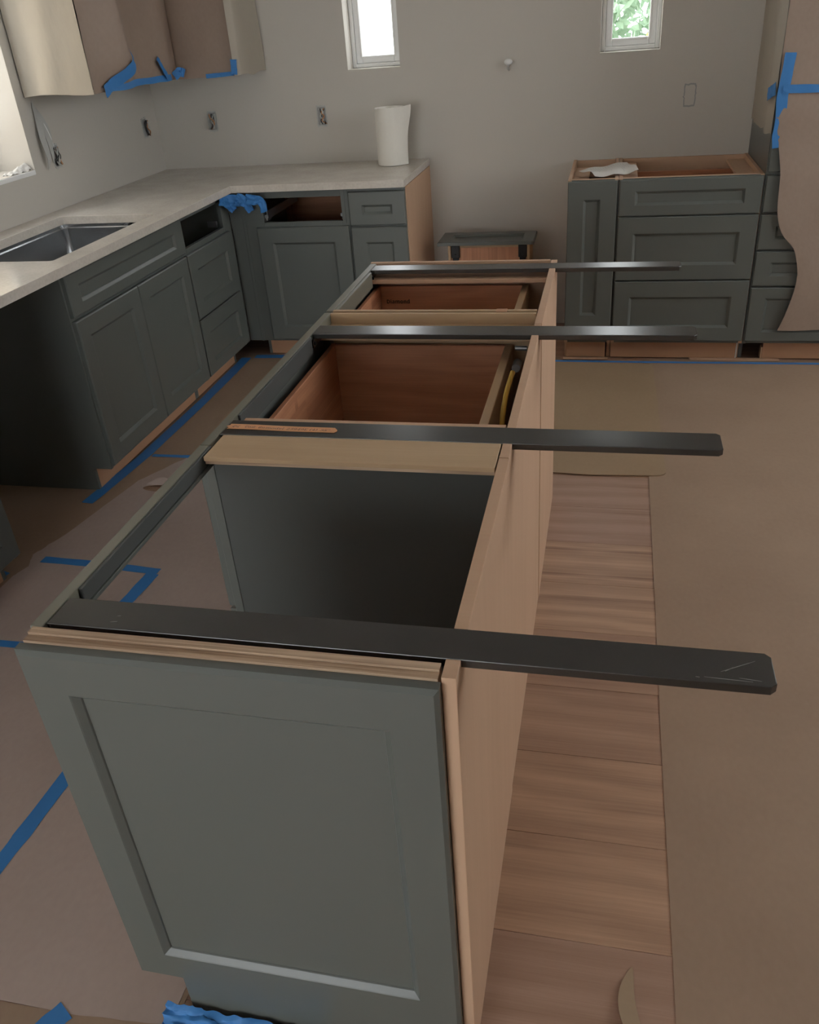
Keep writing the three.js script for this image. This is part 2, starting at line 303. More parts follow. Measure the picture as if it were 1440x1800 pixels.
const wallOf = (t) => t.children.filter((c) => c.name === 'drawer_wall');
const font = await new FontLoader().loadAsync('fonts/droid/droid_sans_bold.typeface.json');
const script = await new FontLoader().loadAsync('fonts/droid/droid_serif_regular.typeface.json');
{ // middle drawer cabinet
  const t = thing('island_drawer_cabinet', 'middle island drawer cabinet with a deep reddish wooden drawer open to view', 'cabinet', [IW / 2, 0, -1.04]);
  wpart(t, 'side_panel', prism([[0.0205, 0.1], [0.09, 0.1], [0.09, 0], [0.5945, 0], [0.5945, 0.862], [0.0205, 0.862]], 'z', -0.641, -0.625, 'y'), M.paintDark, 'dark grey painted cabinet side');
  wpart(t, 'side_panel', prism([[0.0205, 0.1], [0.09, 0.1], [0.09, 0], [0.5945, 0], [0.5945, 0.876], [0.0205, 0.876]], 'z', -1.4635, -1.452, 'x'), M.maple);
  wpart(t, 'stile', box(0, 0.02, 0.102, 0.838, -0.665, -0.6235, 0.001, 'y'), M.paint); wpart(t, 'stile', box(0, 0.02, 0.102, 0.838, -1.4635, -1.425, 0.001, 'y'), M.paint);
  wpart(t, 'top_rail', box(0, 0.02, 0.838, 0.876, -1.4635, -0.6235, 0.001, 'z'), M.paintWarm);
  wpart(t, 'bottom_panel', box(0.0205, 0.5945, 0.102, 0.118, -1.451, -0.642, 0), M.maple);
  wpart(t, 'cleat', box(0.043, 0.5945, 0.855, 0.874, -0.759, -0.7425, 0.001), M.ply, 'pale wood cleat beside the steel bar');
  wpart(t, 'top_stretcher', box(0.0205, 0.5945, 0.836, 0.848, -1.4515, -1.345, 0.001), M.maple);
  wpart(t, 'rail_inner_strip', box(0.0202, 0.026, 0.83, 0.874, -1.262, -0.77, 0.001, 'z'), M.paintDark, 'dark strip behind the rail');
  for (const [a, b] of [[0.47, 0.855], [0.117, 0.462]]) { const [f, p] = shaker(0, 0.83, a, b, {}); const q = [f, p].map((g) => { g.rotateY(-Math.PI / 2); g.translate(-0.0005, 0, -1.461); return g; }); const m = wpart(t, 'drawer_front', q[0], M.paint); wpart(m, 'center_panel', q[1], M.paint); }
  drawerBox(t, 0.0205, 0.535, -1.434, -0.66, 0.52, 0.797);
}
{ // far drawer cabinet
  const t = thing('island_drawer_cabinet', 'far end island cabinet with a shallow drawer stamped on its back wall', 'cabinet', [IW / 2, 0, -1.74]);
  wpart(t, 'side_panel', prism([[0.0205, 0.1], [0.09, 0.1], [0.09, 0], [0.5945, 0], [0.5945, 0.876], [0.0205, 0.876]], 'z', -1.4905, -1.479, 'x'), M.maple);
  wpart(t, 'side_panel', prism([[0.0, 0.1], [0.09, 0.1], [0.09, 0], [0.5945, 0], [0.5945, 0.878], [0.0, 0.878]], 'z', -2.004, -1.99, 'x'), M.ply);
  wpart(t, 'stile', box(0, 0.02, 0.102, 0.838, -1.52, -1.479, 0.001, 'y'), M.paint); wpart(t, 'stile', box(0, 0.02, 0.102, 0.838, -1.9895, -1.955, 0.001, 'y'), M.paint);
  wpart(t, 'top_rail', box(0, 0.02, 0.838, 0.876, -1.9895, -1.479, 0.001, 'z'), M.paintWarm);
  wpart(t, 'bottom_panel', box(0.0205, 0.5945, 0.102, 0.118, -1.9895, -1.491, 0), M.maple);
  wpart(t, 'cleat', box(0.0205, 0.5945, 0.835, 0.848, -1.9895, -1.889, 0.001), M.ply, 'pinkish wood stretcher under the far bar');
  wpart(t, 'hinge_clip', box(0.485, 0.515, 0.876, 0.8785, -1.489, -1.4655, 0.0005), M.tan);
  wpart(t, 'rail_inner_strip', box(0.0202, 0.03, 0.825, 0.874, -1.885, -1.491, 0.001, 'z'), M.paintWarm, 'brownish strip behind the rail');
  for (const [a, b] of [[0.66, 0.855], [0.117, 0.652]]) { const [f, p] = shaker(0, 0.5, a, b, {}); const q = [f, p].map((g) => { g.rotateY(-Math.PI / 2); g.translate(-0.0005, 0, -1.985); return g; }); const m = wpart(t, 'drawer_front', q[0], M.paint); wpart(m, 'center_panel', q[1], M.paint); }
  const walls = drawerBox(t, 0.0205, 0.53, -1.972, -1.496, 0.60, 0.808);
  const tg = new TextGeometry('Diamond', { font, size: 0.0135, depth: 0.0006, curveSegments: 4, bevelEnabled: false }); tg.translate(0.052, 0.750, -1.9579);
  wpart(walls[0], 'stamp', uvm(tg), M.black, 'black stamped maker name');
  wpart(t, 'slide_bracket', merge(box(0.535, 0.56, 0.70, 0.79, -1.75, -1.735, 0.001), box(0.54, 0.575, 0.765, 0.775, -1.79, -1.73, 0.001)), M.black);
}
// plywood back panels with notches for the bars: (a, b) = (-z, y)
const notch = (z) => [[-z[1], 0.876], [-z[1], 0.8628], [-z[0], 0.8628], [-z[0], 0.876]];
const BARS = [[-0.116, -0.055], [-0.741, -0.672], [-1.351, -1.282], [-1.964, -1.902]];
{ const pieces = [[-0.0195, -0.6118, [0], 'plywood back sheet of the island nearest the viewer, pinkish tan'], [-0.6148, -1.3685, [1, 2], 'middle plywood back sheet of the island between two seams'], [-1.3715, -2.004, [3], 'far plywood back sheet at the end of the island']];
  for (const [z0, z1, bars, label] of pieces) {
    const pts = [[-z0, 0], [-z0, 0.876]]; for (const b of bars) pts.push(...notch([BARS[b][0] - 0.0006, BARS[b][1] + 0.0006])); pts.push([-z1, 0.876], [-z1, 0]);
    single('plywood_back_panel', label, 'panel', prism(pts, 'x', IW + 0.0004, IW + (bars.length > 1 ? 0.0182 : 0.0198), 'y', [], 0.0012), M.ply, [IW + 0.01, 0, (z0 + z1) / 2], 'plywood sheets on the back of the island');
  } }
// steel bars
BARS.forEach(([z0, z1], i) => {
  const labels = ['flat black steel support bar nearest the viewer, scratched at its free end', 'black steel support bar carrying the orange handwritten strip', 'third black steel support bar from the near end of the island', 'farthest black steel support bar at the back end of the island'];
  const t = thing('steel_support_bar', labels[i], 'bar', [0.5, 0.8634, (z0 + z1) / 2], 'steel overhang bars across the island');
  const c = 0.007, s = [[0.0225, -z1], [0.985, -z1], [0.985 + c, -z1 + c], [0.985 + c, -z0 - c], [0.985, -z0], [0.0225, -z0]];
  wpart(t, 'bar', prism(s, 'y', 0.8634, 0.8766, 'x', [], 0.0013), M.steel);
  const br = wpart(t, 'end_bracket', box(0.0206, 0.0262, 0.8415, 0.8632, z0 - 0.016, z1 + 0.012, 0.001), M.steel);
  for (const z of [z0 - 0.009, z1 + 0.006]) { const g = new THREE.CylinderGeometry(0.0052, 0.0058, 0.006, 6); g.rotateZ(Math.PI / 2); g.translate(0.0292, 0.853, z); const w = new THREE.CylinderGeometry(0.0085, 0.0085, 0.0014, 20); w.rotateZ(Math.PI / 2); w.translate(0.0268, 0.853, z); wpart(br, 'bolt', merge(g, w), M.bolt); }
});
{ // scratches on the near bar's free end
  const bar = scene.getObjectByName('steel_support_bar').children[0], m = std({ color: 0x8d8c88, roughness: 0.7 });
  const scr = [[0.93, 0.0745, 0.972, 0.099], [0.935, 0.076, 0.945, 0.084], [0.91, 0.0628, 0.965, 0.061], [0.9, 0.062, 0.905, 0.0615], [0.95, 0.066, 0.975, 0.0635], [0.115, 0.069, 0.125, 0.071], [0.118, 0.083, 0.124, 0.084]];
  scr.forEach(([x0, a, x1, b]) => { const d = V(x1 - x0, 0, -(b - a)), n = V(-d.z, 0, d.x).normalize().multiplyScalar(0.0005); const g = sheet((u, v) => V(lerp(x0, x1, u), 0.87668, -lerp(a, b, u)).addScaledVector(n, (v - 0.5) * 2 * (0.4 + 0.6 * Math.sin(Math.PI * u))), 6, 1, 0.00012); wpart(bar, 'scratch', g, m); });
}
{ // handwritten strip on bar 2
  const cv = document.createElement('canvas'); cv.width = 1024; cv.height = 112; const c = cv.getContext('2d');
  c.fillStyle = '#e6ad87'; c.fillRect(0, 0, 1024, 112); for (let i = 0; i < 90; i++) { c.fillStyle = `rgba(${150 + rnd() * 60},${95 + rnd() * 40},60,0.12)`; c.fillRect(0, rnd() * 112, 1024, 1 + rnd() * 4); }
  c.fillStyle = '#3a2e2a'; c.font = 'italic 58px serif'; let x = 40;
  for (const w of ['P5', 'Toit', 'Remodel', '23949E', '(4)', '38"']) { c.save(); c.translate(x, 76 + rnd() * 8); c.transform(1, 0, -0.12, 1, 0, 0); c.rotate((rnd() - 0.5) * 0.06); c.fillText(w, 0, 0); c.restore(); x += c.measureText(w).width + (w === 'P5' ? 46 : w === '23949E' ? 16 : 24); }
  const t = new THREE.CanvasTexture(cv); t.colorSpace = THREE.SRGBColorSpace;
  const A = [0.025, -0.7095], B = [0.258, -0.7035], w = 0.023;
  const g = sheet((u, v) => V(lerp(A[0] + 0.004 * Math.sin(9 * v), B[0] + 0.005 * Math.sin(v * 4), u), 0.8771 + 0.0004 * Math.sin(u * 8), lerp(A[1], B[1], u) + (0.5 - v) * w), 24, 4, 0.0003);
  single('label_strip', 'orange wooden strip with handwriting lying on the second steel bar', 'label', g, std({ map: t, roughness: 0.8 }), [0.14, 0.8769, -0.706]);
}
{ // cable between drawer back and back panel
  const t = thing('yellow_cable', 'yellow electrical cable hanging behind the deep island drawer', 'cable', [0.565, 0.5, -1.03]);
  wpart(t, 'cable', tube([[0.566, 0.835, -1.135], [0.56, 0.815, -1.06], [0.556, 0.77, -1.005], [0.56, 0.70, -0.99], [0.566, 0.62, -1.0], [0.572, 0.50, -1.03], [0.575, 0.34, -1.06]], 0.0062, 40), M.yellow);
  wpart(t, 'connector', merge(rod([0.562, 0.80, -1.29], [0.562, 0.80, -1.25], 0.011), rod([0.555, 0.835, -1.30], [0.585, 0.835, -1.30], 0.006)), M.metalBox);
}

/* ---------- left run of base cabinets (local +z faces world +x) ---------- */
const FX = -1.126, DEP = 0.6;
{ const z0 = -1.89, w = 0.948;
  const t = thing('sink_base_cabinet', 'grey sink base cabinet with false drawer front above two shaker doors', 'cabinet', [FX, 0, z0], null, Math.PI / 2);
  carcass(t, w, DEP, { rails: [[0.846, 0.876], [0.70, 0.74], [0.102, 0.135]], sideL: M.paint });
  addFront(t, 'false_front', 0.009, w - 0.006, 0.717, 0.868, { l: 0.072, b: 0.04, top: 0.045 });
  addFront(t, 'door', 0.009, 0.4735, 0.114, 0.702, { l: 0.068 }); addFront(t, 'door', 0.4765, w - 0.006, 0.114, 0.702, { l: 0.068 });
}
{ const z0 = -2.8395, w = 0.51;
  const t = thing('drawer_base_cabinet', 'grey corner drawer cabinet missing its top drawer, left of the corner', 'cabinet', [FX, 0, z0], null, Math.PI / 2);
  carcass(t, w, DEP, { rails: [[0.85, 0.876], [0.70, 0.728], [0.385, 0.41], [0.102, 0.135]], inner: M.drawer });
  addFront(t, 'drawer', 0.004, w - 0.004, 0.401, 0.703, { l: 0.075, b: 0.066, top: 0.078 }); addFront(t, 'drawer', 0.004, w - 0.004, 0.114, 0.395, { l: 0.075, b: 0.055, top: 0.078 });
  slideClip(t, 0.465, 0.73, -0.03, 1);
  part(t, 'filler_strip', box(0.511, 0.566, 0.102, 0.876, -0.019, -0.0002, 0.001, 'y'), M.paint);
}
{ // cabinet beyond the dishwasher gap
  const t = thing('base_cabinet', 'grey base cabinet door corner at the left edge of the picture', 'cabinet', [FX, 0, -0.70], null, Math.PI / 2);
  const w = 0.565; carcass(t, w, DEP, { rails: [[0.846, 0.876], [0.70, 0.74], [0.102, 0.135]] });
  addFront(t, 'drawer', 0.006, w - 0.003, 0.717, 0.868, { l: 0.07, b: 0.04, top: 0.045 }); addFront(t, 'door', 0.006, w - 0.003, 0.114, 0.702, { l: 0.068 });
}
/* ---------- back run ---------- */
const FZ = -3.409;
{ const x0 = -1.058, w = 0.5695;
  const t = thing('blind_corner_cabinet', 'grey corner cabinet with empty drawer opening above one wide shaker door', 'cabinet', [x0, 0, FZ], null);
  carcass(t, w, 0.602, { rails: [[0.842, 0.876], [0.702, 0.726], [0.102, 0.135]], wideL: 0.117, inner: M.drawer });
  part(t, 'filler_strip', box(-0.0675, -0.0005, 0.102, 0.876, -0.019, -0.0002, 0.001, 'y'), M.paint);
  addFront(t, 'door', 0.075, w - 0.004, 0.114, 0.703, { l: 0.078, b: 0.07, top: 0.075 });
  slideClip(t, 0.122, 0.73, -0.02, 1); slideClip(t, w - 0.044, 0.73, -0.02, -1);
  part(t, 'drawer_slide', box(0.122, 0.128, 0.735, 0.775, -0.5, -0.03, 0.001), M.metalBox);
}
{ const x0 = -0.4875, w = 0.298;
  const t = thing('base_cabinet', 'narrow grey base cabinet with drawer over door and bare wooden end side', 'cabinet', [x0, 0, FZ], null);
  carcass(t, w - 0.006, 0.602, { rails: [[0.842, 0.876], [0.69, 0.71], [0.102, 0.135]] });
  addFront(t, 'drawer', 0.006, w - 0.006, 0.703, 0.862, { l: 0.066, b: 0.05, top: 0.062 }); addFront(t, 'door', 0.006, w - 0.006, 0.114, 0.694, { l: 0.072 });
  part(t, 'end_panel', sideGeo(w - 0.0058, w, 0.602, 0.8765), M.ply, 'bare pale wood end side');
}
/* ---------- countertop, sink ---------- */
{ const X0 = XL + 0.002, x1 = -1.077, Z0 = ZB + 0.002, zf = -3.364, xe = -0.189, zn = -0.15;
  const out = [[X0, -zn], [x1, -zn], [x1, -zf], [xe, -zf], [xe, -Z0], [X0, -Z0]];
  const hx0 = -1.628, hx1 = -1.168, hz0 = -2.735, hz1 = -1.945, r = 0.014, hole = [];
  for (const [cx, cz, a] of [[hx0 + r, hz0 + r, 180], [hx1 - r, hz0 + r, 270], [hx1 - r, hz1 - r, 0], [hx0 + r, hz1 - r, 90]]) for (let k = 0; k <= 4; k++) { const th = (a + k * 22.5) * Math.PI / 180; hole.push([cx + r * Math.cos(th), -(cz + r * Math.sin(th))]); }
  single('countertop', 'pale greige quartz worktop wrapping the corner with a sink cutout', 'countertop', prism(out, 'y', 0.8795, 0.914, 'x', [hole], 0.0016), M.quartz, [-1.4, 0.8795, -2.5]);
  // undermount sink
  const s = thing('kitchen_sink', 'stainless steel undermount sink set below the worktop cutout', 'sink', [-1.398, 0.62, -2.34]);
  const rr = (x0, x1b, z0, z1, rad, y) => { const o = []; for (const [cx, cz, a] of [[x0 + rad, z0 + rad, 180], [x1b - rad, z0 + rad, 270], [x1b - rad, z1 - rad, 0], [x0 + rad, z1 - rad, 90]]) for (let k = 0; k <= 6; k++) { const th = (a + k * 15) * Math.PI / 180; o.push(V(cx + rad * Math.cos(th), y, cz + rad * Math.sin(th))); } return o; };
  const loft = (rings, cap) => { const pos = [], n = rings[0].length; for (let k = 0; k < rings.length - 1; k++) for (let i = 0; i < n; i++) { const j = (i + 1) % n, a = rings[k][i], b = rings[k][j], c = rings[k + 1][j], d = rings[k + 1][i]; pos.push(...a, ...c, ...b, ...a, ...d, ...c); } if (cap) { const L = rings.at(-1), m = L.reduce((q, p) => q.add(p), V(0, 0, 0)).multiplyScalar(1 / n); for (let i = 0; i < n; i++) pos.push(...L[i], ...m, ...L[(i + 1) % n]); } const g = new THREE.BufferGeometry(); g.setAttribute('position', new THREE.Float32BufferAttribute(pos, 3)); return uvm(g); };
  const I = (d, rad, y) => rr(hx0 - 0.006 + d, hx1 + 0.006 - d, hz0 - 0.006 + d, hz1 + 0.006 - d, rad, y);
  wpart(s, 'rim', loft([I(-0.02, 0.02, 0.8785), I(0, 0.02, 0.8785), I(0, 0.02, 0.866), I(0.012, 0.02, 0.864)]), M.stainless);
  wpart(s, 'basin', loft([I(0.012, 0.02, 0.864), I(0.014, 0.022, 0.70), I(0.03, 0.03, 0.672), I(0.05, 0.03, 0.668)], true), M.stainless);
  const dr = new THREE.LatheGeometry([[0.0, 0.0], [0.02, 0.001], [0.034, 0.003], [0.045, 0.006], [0.048, 0.005], [0.046, 0.0]].map((p) => new THREE.Vector2(...p)), 28); dr.translate(-1.398, 0.668, -2.34); wpart(s, 'drain', dr, M.bolt);
}
{ // paper towel roll
  const t = thing('paper_towel_roll', 'white paper towel roll standing on the worktop end below the window', 'paper towel', [-0.355, 0.9141, -3.86]);
  const R = 0.078, H2 = 0.272, y0 = 0.9145, cx = -0.355, cz = -3.86, prof = [[0.022, 0], [R - 0.003, 0], [R, 0.003], [R, H2 - 0.004], [R - 0.004, H2], [0.05, H2 - 0.001], [0.022, H2], [0.021, H2 - 0.002], [0.021, 0.001], [0.022, 0]];
  const g = new THREE.LatheGeometry(prof.map((p) => new THREE.Vector2(...p)), 56); g.translate(cx, y0, cz); wpart(t, 'roll', g, M.towel);
  const c = new THREE.CylinderGeometry(0.0205, 0.0205, H2 - 0.006, 28, 1, true); c.translate(cx, y0 + H2 / 2, cz); wpart(t, 'core', c, std({ color: 0x9a7c58, roughness: 0.9, side: THREE.DoubleSide }));
  wpart(t, 'loose_sheet', sheet((u, v) => { const a = lerp(2.2, 0.25, u), out = sm(0.55, 1, u); const r = R + 0.0015 + out * (0.012 + 0.016 * sm(0.5, 1, v)); return V(cx + r * Math.cos(a) + out * 0.016 * sm(0.2, 1, v), y0 + 0.002 + v * (H2 + 0.004 * out + 0.004 * sm(0.7, 1, u) * v), cz + r * Math.sin(a) + 0.003 * Math.sin(5 * v + 3 * u) * out); }, 30, 16, 0.0006), M.towel);
}

/* ---------- right base cabinets, open tops ---------- */
{ const t = thing('base_cabinet', 'slim grey pull-out base cabinet with open top below the white paper', 'cabinet', [0.5785, 0, FZ], null), w = 0.228;
  carcass(t, w, 0.602, { rails: [[0.858, 0.876], [0.102, 0.135]], sideL: M.ply, sideR: M.ply, kick: false, inner: M.maple });
  addFront(t, 'door', 0.001, w - 0.004, 0.117, 0.872, { l: 0.072, r: 0.074, b: 0.128, top: 0.08 });
  part(t, 'top_stretcher', box(0.0165, 0.09, 0.84, 0.852, -0.5, -0.02, 0.001, 'z'), M.ply); part(t, 'top_stretcher', box(0.0165, w - 0.0165, 0.79, 0.874, -0.592, -0.578, 0.001), M.ply);
  part(t, 'top_edge', box(0.0165, w - 0.0165, 0.8763, 0.8785, -0.019, -0.0002, 0.0005), M.ply);
  part(t, 'plinth', box(0.008, 0.205, 0.001, 0.1005, -0.10, -0.063, 0.0015), M.tan, 'loose tan plinth board under the slim cabinet'); part(t, 'plinth_end', box(0.0, 0.0078, 0.0005, 0.1005, -0.1, -0.09, 0.001), M.tan);
}
{ const x0 = 0.8085, w = 0.6225, t = thing('drawer_base_cabinet', 'wide grey three-drawer base cabinet with open wooden top, beside the papered tall cabinet', 'cabinet', [x0, 0, FZ], null);
  carcass(t, w, 0.602, { rails: [[0.858, 0.876], [0.702, 0.722], [0.405, 0.425], [0.102, 0.135]], sideL: M.ply, sideR: M.ply, kick: false });
  addFront(t, 'drawer', 0.004, w - 0.004, 0.713, 0.872, { l: 0.07, b: 0.046, top: 0.05 }); addFront(t, 'drawer', 0.004, w - 0.004, 0.416, 0.708, { l: 0.072, b: 0.07, top: 0.074 }); addFront(t, 'drawer', 0.004, w - 0.004, 0.117, 0.411, { l: 0.072, b: 0.066, top: 0.075 });
  part(t, 'filler_strip', box(-0.0053, 0.0034, 0.117, 0.872, 0.0003, 0.0015, 0, 'y'), M.paintDark);  // dark strip added in the gap; its shade is put into the colour
  part(t, 'corner_board', box(0.0165, 0.086, 0.842, 0.854, -0.58, -0.02, 0.001, 'z'), M.ply); part(t, 'corner_board', box(w - 0.1, w - 0.0165, 0.842, 0.854, -0.58, -0.02, 0.001, 'z'), M.ply);
  part(t, 'top_stretcher', box(0.0165, w - 0.0165, 0.80, 0.874, -0.594, -0.581, 0.001), M.ply); part(t, 'top_stretcher', box(0.087, w - 0.101, 0.845, 0.857, -0.09, -0.02, 0.001), M.ply);
  part(t, 'drawer_wall', box(0.07, w - 0.07, 0.74, 0.82, -0.52, -0.506, 0.001), M.drawer); part(t, 'drawer_bottom', box(0.07, w - 0.07, 0.735, 0.742, -0.505, -0.03, 0), M.drawer);
  part(t, 'top_edge', box(0.0165, w - 0.0165, 0.8763, 0.8785, -0.019, -0.0002, 0.0005), M.ply);
  part(t, 'plinth', box(0.003, 0.608, 0.001, 0.1005, -0.10, -0.063, 0.0015), M.tan, 'loose tan plinth board under the wide drawers'); part(t, 'plinth_end', box(0.609, 0.614, 0.001, 0.1005, -0.2, -0.063, 0.001), M.paper);
}
{ // paper on the cabinet top
  const cv = document.createElement('canvas'); cv.width = 512; cv.height = 384; const c = cv.getContext('2d'); c.fillStyle = '#d6d2cb'; c.fillRect(0, 0, 512, 384); c.strokeStyle = 'rgba(90,88,86,0.5)'; c.lineWidth = 2;
  for (let k = 0; k < 14; k++) { c.beginPath(); c.moveTo(60, 50 + k * 20); c.lineTo(60 + 200 + 190 * rnd(), 50 + k * 20); c.stroke(); }
  const tx = new THREE.CanvasTexture(cv); tx.colorSpace = THREE.SRGBColorSpace;
  const A = [[0.617, -3.645], [0.70, -3.448], [0.895, -3.53], [0.845, -3.85]];
  const g = sheet((u, v) => { const x = lerp(lerp(A[0][0], A[1][0], u), lerp(A[3][0], A[2][0], u), v), z = lerp(lerp(A[0][1], A[1][1], u), lerp(A[3][1], A[2][1], u), v); return V(x, 0.8785 + 0.012 * sm(0.2, 0.75, u) * (1 - sm(0.75, 1, u)) + 0.007 * Math.sin(6 * v + 2 * u) ** 2 + 0.008 * sm(0.7, 1, v) * u, z); }, 24, 24, 0.0005);
  single('paper_sheet', 'creased white printed paper lying across the open right cabinets', 'paper', g, std({ map: tx, roughness: 0.8, side: THREE.DoubleSide }), [0.77, 0.8785, -3.65]);
}
{ // tall cabinet under the paper
  const x0 = 1.4335, w = 0.76, t = thing('tall_cabinet', 'tall grey pantry cabinet with drawers mostly hidden under brown paper', 'cabinet', [x0, 0, FZ], null), y1 = 2.35;
  carcass(t, w, 0.602, { y1, rails: [[y1 - 0.04, y1], [0.866, 0.893], [0.70, 0.722], [0.538, 0.558], [0.37, 0.39], [0.102, 0.135]], kick: false });
  for (const [a, b] of [[0.117, 0.376], [0.384, 0.543], [0.551, 0.706], [0.714, 0.872]]) addFront(t, 'drawer', 0.004, w - 0.004, a, b, { l: 0.068, b: 0.045, top: 0.05 });
  addFront(t, 'door', 0.004, w - 0.004, 0.885, 2.3, { l: 0.07 });
  part(t, 'top_panel', box(0.016, w - 0.016, y1 - 0.016, y1, -0.59, -0.02, 0.001), M.paint);
  part(t, 'plinth', box(0.108, 0.75, 0.001, 0.1005, -0.1, -0.063, 0.0015), M.tan); part(t, 'plinth_end', box(0.1, 0.107, 0.001, 0.06, -0.1, -0.06, 0.001), M.ply);
}

/* ---------- drawer standing on end by the back wall ---------- */
{ const t = thing('upended_drawer_box', 'loose drawer standing on end against the back wall with its shaker front uppermost', 'drawer box', [0.15, 0, -3.76]);
  const [f, p] = shaker(-0.10, 0.402, 0, 0.225, { l: 0.06, b: 0.055, top: 0.055 });
  for (const g of [f, p]) { g.rotateX(-Math.PI / 2); g.translate(0, 0.532, -3.655); }
  const m = wpart(t, 'drawer_front', f, M.paint); wpart(m, 'center_panel', p, M.paint);
  wpart(t, 'drawer_side', box(-0.048, -0.034, 0, 0.531, -3.86, -3.675, 0.001, 'y'), M.maple); wpart(t, 'drawer_side', box(0.366, 0.380, 0, 0.531, -3.86, -3.675, 0.001, 'y'), M.maple);
  wpart(t, 'drawer_bottom', box(-0.0335, 0.3655, 0, 0.515, -3.698, -3.69, 0, 'y'), M.drawer, 'reddish brown drawer bottom'); wpart(t, 'drawer_back', box(-0.0335, 0.3655, 0, 0.014, -3.86, -3.6985, 0.001), M.maple);
  wpart(t, 'drawer_rail', box(-0.0335, 0.3655, 0.515, 0.531, -3.86, -3.684, 0.001), M.maple);
  for (const x of [-0.03, 0.322]) { const c = merge(box(x, x + 0.044, 0.465, 0.53, -3.6895, -3.668, 0.003), box(x + 0.006, x + 0.038, 0.44, 0.47, -3.6895, -3.672, 0.004)); wpart(t, 'slide_clip', c, M.black, 'black plastic slide clip'); const b = new THREE.SphereGeometry(0.005, 10, 8); b.translate(x + 0.022, 0.483, -3.667); wpart(t, 'screw', b, M.bolt); }
}

/* ---------- upper cabinets and their paper ---------- */
function upper(name, label, x0, x1, z0, z1, front) {
  const t = thing(name, label, 'cabinet', [(x0 + x1) / 2, 1.392, (z0 + z1) / 2]);
  wpart(t, 'carcass', merge(box(x0, x1, 1.392, 1.41, z0, z1), box(x0, x1, 2.28, 2.298, z0, z1), box(x0, x1, 1.4105, 2.2795, z0, z0 + 0.016), box(x0, x1, 1.4105, 2.2795, z1 - 0.016, z1)), M.paint);
  const span = front === 'x' ? z1 - z0 : x1 - x0; const n = front === 'x' ? 2 : 1;
  for (let k = 0; k < n; k++) { const [f, p] = shaker(k * span / n + 0.003, (k + 1) * span / n - 0.003, 1.394, 2.296, {}); const q = [f, p].map((g) => { if (front === 'x') { g.rotateY(Math.PI / 2); g.translate(x1 + 0.0005, 0, z1); } else g.translate(x0, 0, z1 + 0.0005); return g; }); const m = wpart(t, 'door', q[0], M.paint); wpart(m, 'center_panel', q[1], M.paint); }
}
upper('wall_cabinet', 'wall cabinet along the window wall hidden behind brown paper', XL + 0.002, -1.50, -3.999, -2.875, 'x');
upper('wall_cabinet', 'wall cabinet on the back wall hidden behind dark brown paper', -1.4, -1.09, -4.01, -3.70, 'z');
const PB = 1.385, PT = 2.3;
const paperAt = (u, v) => { const fold = 0.085 * Math.exp(-(((u - 0.27 + 0.12 * v) / 0.12) ** 2)) - 0.03 * Math.exp(-(((u - 0.60 + 0.06 * v) / 0.14) ** 2)) + 0.03 * Math.exp(-(((u - 0.86) / 0.09) ** 2)); return V(-1.398 + fold * (0.35 + 0.65 * sm(0, 0.12, v)) + 0.004 * fbm(u * 6, v * 4, 3), lerp(PB, PT, v) + 0.008 * (1 - v) * fbm(u * 5, 1, 2), lerp(-2.862, -3.666, u)); };
const onPaper = (pts, lift = 0.007) => { const o = []; for (let i = 0; i < pts.length - 1; i++) for (let k = 0; k < 6; k++) { const t = k / 6; o.push([lerp(pts[i][0], pts[i + 1][0], t), lerp(pts[i][1], pts[i + 1][1], t)]); } o.push(pts.at(-1)); return o.map(([z, y]) => { const p = paperAt((z + 2.862) / -0.804, (y - PB) / (PT - PB)); return [p.x + lift, p.y, p.z + 0.002]; }); };
{ // brown paper, left face: bulging folds
  const g = sheet((u, v) => paperAt(u, v), 70, 30, 0.0008, 0.8, 0.9);
  single('kraft_paper_cover', 'brown masking paper with soft folds over the cabinet by the window wall', 'paper', g, M.hang, [-1.39, PB, -3.25]);
  const g2 = sheet((u, v) => { const x = lerp(-1.425, -1.078, u), y = lerp(PB - 0.002, PT, v); return V(x, y, -3.673 + 0.004 * fbm(u * 3, v * 3, 8)); }, 30, 30, 0.0008, 0.35, 0.9);
  single('kraft_paper_cover', 'shaded brown masking paper over the back wall cabinet in the corner', 'paper', g2, M.hang, [-1.24, PB, -3.67]);
  const g3 = sheet((u, v) => { const x = lerp(-1.735, -1.398, u), y = lerp(PB + 0.004 + 0.006 * Math.sin(u * 5), PT, v); return V(x - 0.05 * (1 - u) * 0 , y, -2.858 + 0.014 * Math.exp(-(((u - 0.42 - 0.35 * v) / 0.16) ** 2)) - 0.008 * Math.exp(-(((u - 0.2) / 0.1) ** 2)) + 0.004 * fbm(u * 4, v * 5, 1)); }, 30, 30, 0.0008);
  single('cream_paper_cover', 'cream paper over the near end of the window wall cabinet', 'paper', g3, M.cream, [-1.57, PB, -2.858]);
  const g4 = sheet((u, v) => { const z = lerp(-3.662, -4.006, u), y = lerp(PB - 0.004 + 0.006 * Math.sin(u * 9), PT, v); return V(-1.066 - 0.02 * sm(0.06, 0, u) + (0.008 * Math.sin(u * 6 + v * 2) + 0.05 * sm(0.5, 0, v) * u * 0.4) * sm(0, 0.1, u), y, z); }, 36, 24, 0.0008);
  single('cream_paper_cover', 'cream paper over the right end of the back wall cabinet', 'paper', g4, M.cream, [-1.066, PB, -3.85]);
}
